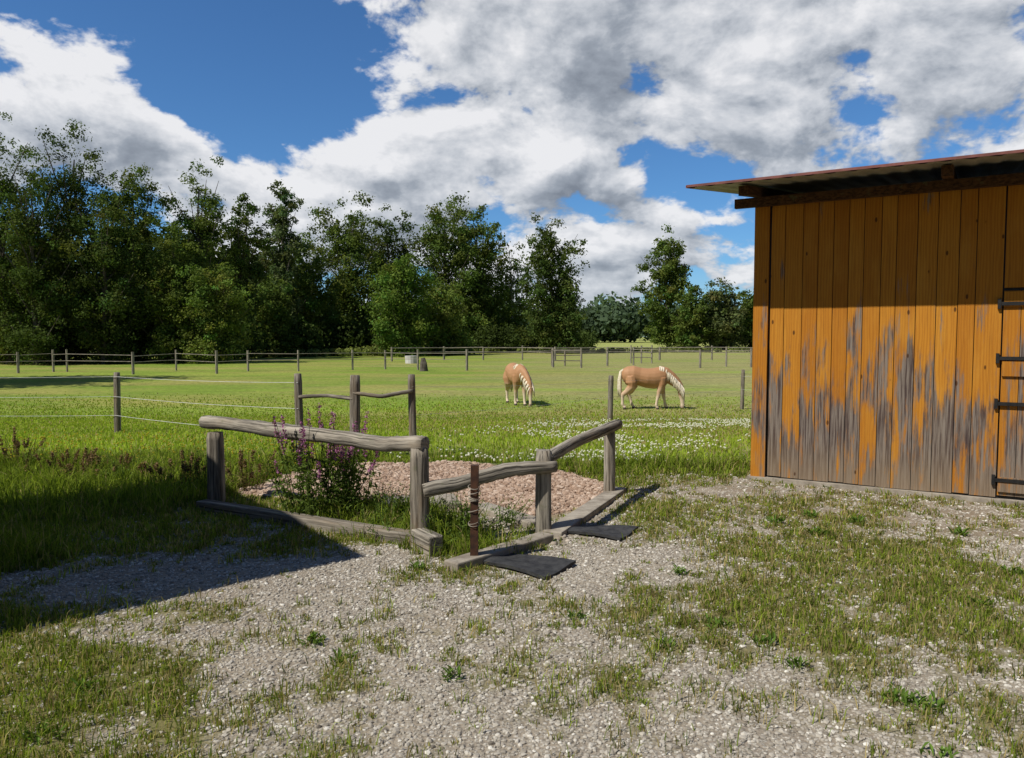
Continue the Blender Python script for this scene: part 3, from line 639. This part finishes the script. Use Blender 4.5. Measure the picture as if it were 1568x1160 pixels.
mass('distant_woodland',[(at_d(380,260),260,at_d(1250,290),290,18,8.),(at_d(700,420),420,at_d(1500,420),420,30,10.)],1.1,30000,(.085,.125,.07),8)
# ---------------------------------------------------------------- horses
def mk_coat():
    m,nt,b=mat('chestnut_coat',.6,.3);co=N(nt,'ShaderNodeTexCoord').outputs['Object'];p=SEP(nt,co)
    c=MIX(nt,NOI(nt,co,3,4),(.32,.155,.07),(.48,.265,.135))
    c=MIX(nt,ST(nt,p[2],.80,.62,0,.5),c,(.60,.46,.32));c=MIX(nt,ST(nt,p[2],.55,.35,0,.75),c,(.66,.55,.42))
    hd=ST(nt,p[0],.95,1.0)
    face=MA(nt,'MULTIPLY',ST(nt,p[0],1.13,1.17),ST(nt,MA(nt,'ABSOLUTE',p[1]),.05,.03))
    c=MIX(nt,MA(nt,'MULTIPLY',hd,ST(nt,p[2],.3,.6,0,.7)),c,(.40,.21,.095))
    c=MIX(nt,face,c,(.74,.70,.62));c=MIX(nt,MA(nt,'MULTIPLY',hd,ST(nt,p[2],.15,.08,0,.7)),c,(.30,.20,.16))
    c=MIX(nt,MA(nt,'MULTIPLY',ST(nt,p[2],.085,.07),MA(nt,'SUBTRACT',1.,hd)),c,(.08,.06,.045))
    nt.links.new(c,b.inputs['Base Color']);return m
M_coat=mk_coat();M_mane=mk_simple('flaxen_hair',(.52,.44,.31),(.76,.68,.54),20.,.7,.2)
def horse(loc,yaw,sc,legs,hdz=0.,side=-1,bend=0.):
    e=empty('haflinger_horse');mb=MB()
    def L(P,R,n=14):
        V,F,gc=tube(P,R,n);mb.add(V,F)
    xs_=[-.80,-.74,-.62,-.45,-.25,0,.22,.42,.56,.66,.72]
    zs=[1.08,1.09,1.09,1.09,1.05,1.0,.99,1.02,1.05,1.05,1.04];ry=[.08,.19,.26,.285,.27,.30,.285,.25,.21,.15,.07];rzz=[.10,.21,.285,.31,.29,.315,.335,.345,.30,.22,.11]
    L([(a,0,b) for a,b in zip(xs_,zs)],[(a,b) for a,b in zip(ry,rzz)],18)
    yb=lambda x:bend*(x-.5)
    nk=[(.40,1.14),(.58,1.10),(.76,1.0),(.92,.86),(1.03,.73),(1.09,.63)]
    L([(a,yb(a),b) for a,b in nk],[(.17,.26),(.15,.25),(.12,.205),(.10,.165),(.085,.13),(.07,.09)],14)
    hd=[(1.06,.72),(1.075,.65),(1.085,.55),(1.10,.44),(1.115,.32),(1.125,.20),(1.125,.12),(1.12,.06),(1.115,.035)]
    hy=yb(1.08)
    V,F,_=tube([(a,hy,b) for a,b in hd],np.array([.05,.085,.10,.088,.068,.056,.060,.055,.03]),12)
    V[:,1]=hy+(V[:,1]-hy)*.85;V[:,0]=1.1+(V[:,0]-1.1)*1.15;mb.add(V,F)
    for (kind,yy,dx,dz) in legs:
        if kind=='h':
            k=dx;P=[(-.52,yy*.9,1.05),(-.50,yy*1.1,.86),(-.46+k*.25,yy*1.08,.72),(-.60+k*.5,yy,.56),(-.70+k*.62,yy,.47+dz*.4),(-.69+k*.75,yy,.40+dz*.5),(-.67+k*.9,yy,.28+dz*.6),(-.66+k,yy,.15+dz),(-.62+k,yy,.09+dz),(-.60+k,yy,.07+dz),(-.585+k,yy,.0+dz)]
            R=[.18,.19,.15,.095,.072,.06,.046,.052,.042,.056,.066]
        else:
            k=dx;P=[(.46,yy*.8,1.0),(.47+k*.1,yy,.80),(.46+k*.3,yy,.66),(.45+k*.5,yy,.55),(.45+k*.6,yy,.44),(.445+k*.7,yy,.38),(.44+k*.85,yy,.26),(.44+k*.95,yy,.15+dz),(.47+k,yy,.09+dz),(.48+k,yy,.07+dz),(.495+k,yy,.0+dz)]
            R=[.16,.13,.10,.075,.066,.056,.044,.050,.042,.056,.064]
        L(P,R,10)
    for s in (-1,1):
        L([(1.03,hy+s*.05,.70),(1.01,hy+s*.075,.76),(1.02,hy+s*.08,.82)],[.025,.032,.006],8)
    o=mb.build('body',M_coat,e,True)
    rm=o.modifiers.new('r','REMESH');rm.mode='VOXEL';rm.voxel_size=.016;rm.use_smooth_shade=True
    sm=o.modifiers.new('s','SMOOTH');sm.factor=.5;sm.iterations=5
    mb=MB();r=np.random.default_rng(5)
    cr=np.array([(.40,1.38),(.55,1.34),(.72,1.20),(.88,1.03),(1.0,.88),(1.09,.75),(1.15,.66)])
    for k in range(90):
        u=r.random();a=np.interp(u*6,range(7),cr[:,0]);b=np.interp(u*6,range(7),cr[:,1]);y0=yb(a);s=side if r.random()<.8 else -side
        ln=r.uniform(.20,.36);y1=y0+s*np.interp(u,[0,1],[.17,.11])
        V,F,_=tube([(a,y0,b-.03),(a+.01,y0+s*.06,b-.015),(a-.01,y1*.97,b-ln*.45),(a-.02+r.normal(0,.02),y1+s*.01,b-ln)],[.02,.026,.024,.006],6);mb.add(V,F)
    mb.build('mane',M_mane,e,True)
    mb=MB()
    for k in range(26):
        dx,dy=r.normal(0,.025,2);V,F,_=tube([(-.74,dy*.3,1.28),(-.82+dx*.4,dy*.6,1.20),(-.85+dx,dy,.95),(-.85+dx*1.4,dy*1.5,.65),(-.82+dx*1.6,dy*1.8,.35+r.random()*.15)],[.03,.04,.036,.028,.006],6);mb.add(V,F)
    mb.build('tail',M_mane,e,True)
    mb=MB()
    for s in (-1,1):
        V=IV*.02+np.array([1.12,hy+s*.085,.56]);mb.add(V,IF)
        V=IV*np.array([.012,.01,.02])*1.+np.array([1.19,hy+s*.03,.10]);mb.add(V,IF)
    mb.build('eyes_and_nostrils',M_iron,e,True)
    e.location=loc;e.rotation_euler=(0,0,yaw);e.scale=(sc,)*3
q=site(990,626);horse((q[0],q[1],g1(q)-.01),math.radians(-3),.95,[('h',.15,.20,0),('h',-.15,-.12,.02),('f',.13,.17,0),('f',-.13,-.16,0)],bend=-.08,side=-1)
q=site(791,620);horse((q[0]-.0,q[1]+.3,g1(q)-.01),math.radians(-76),.97,[('h',.15,.10,0),('h',-.15,-.06,0),('f',.13,.12,0),('f',-.13,-.10,0)],bend=.30,side=1)
# ---------------------------------------------------------------- world
w=bpy.data.worlds.new('World');scene.world=w;w.use_nodes=True;nt=w.node_tree;bg=nt.nodes['Background']
ELEV=math.radians(50);S2=Vector((-.83,-.556,0)).normalized();S=Vector((S2.x*math.cos(ELEV),S2.y*math.cos(ELEV),math.sin(ELEV)))
sky=N(nt,'ShaderNodeTexSky',sky_type='NISHITA',sun_disc=False,sun_elevation=ELEV,sun_rotation=math.atan2(S2.x,S2.y)%(2*math.pi),altitude=200,air_density=1.,dust_density=.1,ozone_density=2.5)
def dirn(px,py):
    v=np.array(ray(px,py));return v/np.linalg.norm(v)
grp=bpy.data.node_groups.new('CloudField','ShaderNodeTree')
grp.interface.new_socket('Vector',in_out='INPUT',socket_type='NodeSocketVector');grp.interface.new_socket('Value',in_out='OUTPUT',socket_type='NodeSocketFloat')
gi=grp.nodes.new('NodeGroupInput').outputs[0];go=grp.nodes.new('NodeGroupOutput')
ZS=1.7
def blobsum(t,v,bl,start):
    dv=VS(t,v,(1,1,ZS));acc=start
    for (px,py,r,a) in bl:
        c=dirn(px,py)*np.array([1,1,ZS]);d=N(t,'ShaderNodeVectorMath',{0:dv,1:tuple(c)},operation='DISTANCE').outputs['Value']
        acc=MA(t,'ADD',acc,ST(t,d,0.,r/FOC*1.25,a,0.))
    return acc
B=blobsum(grp,gi,[(320,40,250,-.62),(410,150,140,-.40),(190,130,70,-.22),(1090,262,85,-.34),(1000,235,50,-.15),(985,130,60,-.28),(1310,90,70,-.32),(60,25,60,-.2),(1340,150,60,-.25),
 (60,160,190,.38),(210,240,140,.35),(560,260,190,.35),(650,110,150,.22),(740,280,110,.30),(850,120,280,.20),(860,262,80,.5),(940,285,55,.45),(1200,90,300,.14),(1470,150,280,.14),(480,350,260,.4),(1050,360,150,.2)],.08)
d3=SEP(grp,gi);den=MA(grp,'ADD',MA(grp,'MAXIMUM',d3[2],0.),.14)
B=MA(grp,'ADD',B,MA(grp,'ADD',ST(grp,d3[1],.35,-.3,0.,-.55),ST(grp,d3[2],.52,.8,0.,-.6)))
pr=N(grp,'ShaderNodeCombineXYZ',{0:MA(grp,'DIVIDE',d3[0],den),1:MA(grp,'DIVIDE',d3[1],den),2:0.}).outputs[0]
gs=VS(grp,gi,(1,1,1.6))
n1=NOI(grp,gs,5.,8,.58,.15);n2=NOI(grp,pr,1.5,4,.55,.2)
warp=N(grp,'ShaderNodeVectorMath',{0:gs,1:VS(grp,NOI(grp,gs,9,2,.5,0,1),(.10,.10,.10))},operation='ADD').outputs[0]
v3=N(grp,'ShaderNodeTexVoronoi',{'Vector':warp,'Scale':12.,'Detail':3.,'Roughness':.55,'Lacunarity':2.3},normalize=True).outputs['Distance']
F_=MA(grp,'ADD',B,MA(grp,'ADD',MA(grp,'MULTIPLY',MA(grp,'SUBTRACT',n1,.5),2.7),MA(grp,'MULTIPLY',MA(grp,'SUBTRACT',n2,.5),.8)))
F_=MA(grp,'ADD',F_,MA(grp,'MULTIPLY',MA(grp,'SUBTRACT',.30,v3),.9))
grp.links.new(F_,go.inputs[0])
D=N(nt,'ShaderNodeTexCoord').outputs['Generated']
D=N(nt,'ShaderNodeVectorMath',{0:D},operation='NORMALIZE').outputs[0]
def CF(v):
    g=nt.nodes.new('ShaderNodeGroup');g.node_tree=grp;nt.links.new(v,g.inputs[0]);return g.outputs[0]
f0=CF(D);f1=CF(N(nt,'ShaderNodeVectorMath',{0:D,1:(-.014,0,.024)},operation='ADD').outputs[0])
mask=ST(nt,f0,-.02,.18)
sh=MA(nt,'MULTIPLY',MA(nt,'SUBTRACT',f0,f1),1.2)
shb=blobsum(nt,D,[(930,140,110,-.36),(1010,50,180,-.15),(1350,230,260,-.15),(70,225,150,-.22),(560,215,110,.15),(860,235,80,.25),(980,340,160,-.15),(640,110,140,.12),(1150,90,110,.18),(110,90,110,.2)],.74)
s=MA(nt,'ADD',sh,MA(nt,'SUBTRACT',shb,MA(nt,'MULTIPLY',ST(nt,f0,.2,.8),.20)))
cc=RAMP(nt,s,[(0,(.24,.27,.32)),(.35,(.38,.42,.48)),(.65,(.66,.69,.74)),(1,(.98,.98,1.))])
dz=SEP(nt,D)
cc=MIX(nt,1.,cc,(14.6,14.6,14.6),'MULTIPLY')
skc=MIX(nt,1.,sky.outputs[0],(.78,1.30,1.80),'MULTIPLY')
# unseen sky behind the viewer toned down to cut ambient fill
skc=MIX(nt,ST(nt,dz[1],.35,-.1),skc,MIX(nt,1.,sky.outputs[0],(.62,.80,1.0),'MULTIPLY'))
col=MIX(nt,MA(nt,'MULTIPLY',mask,.96),skc,cc)
haze=ST(nt,dz[2],.10,-.01,0,.45)
col=MIX(nt,haze,col,(8.,9.2,10.6,1))
nt.links.new(col,bg.inputs[0]);bg.inputs[1].default_value=.06
w.cycles.sampling_method='MANUAL';w.cycles.sample_map_resolution=512
sl=bpy.data.lights.new('sun','SUN');sl.energy=5.0;sl.angle=math.radians(.5);sl.color=(1,.95,.86)
so=bpy.data.objects.new('sun',sl);scene.collection.objects.link(so);so.rotation_euler=S.to_track_quat('Z','Y').to_euler();so.location=(-20,-15,40)
cam=bpy.data.cameras.new('camera');co=bpy.data.objects.new('camera',cam);scene.collection.objects.link(co)
cam.sensor_width=36;cam.lens=FOC/1568*36;cam.clip_start=.05;cam.clip_end=9000
co.location=(0,0,CAMH);co.rotation_euler=(math.pi/2-PITCH,0,0);scene.camera=co
scene.view_settings.view_transform='Standard';scene.view_settings.look='None';scene.view_settings.exposure=0
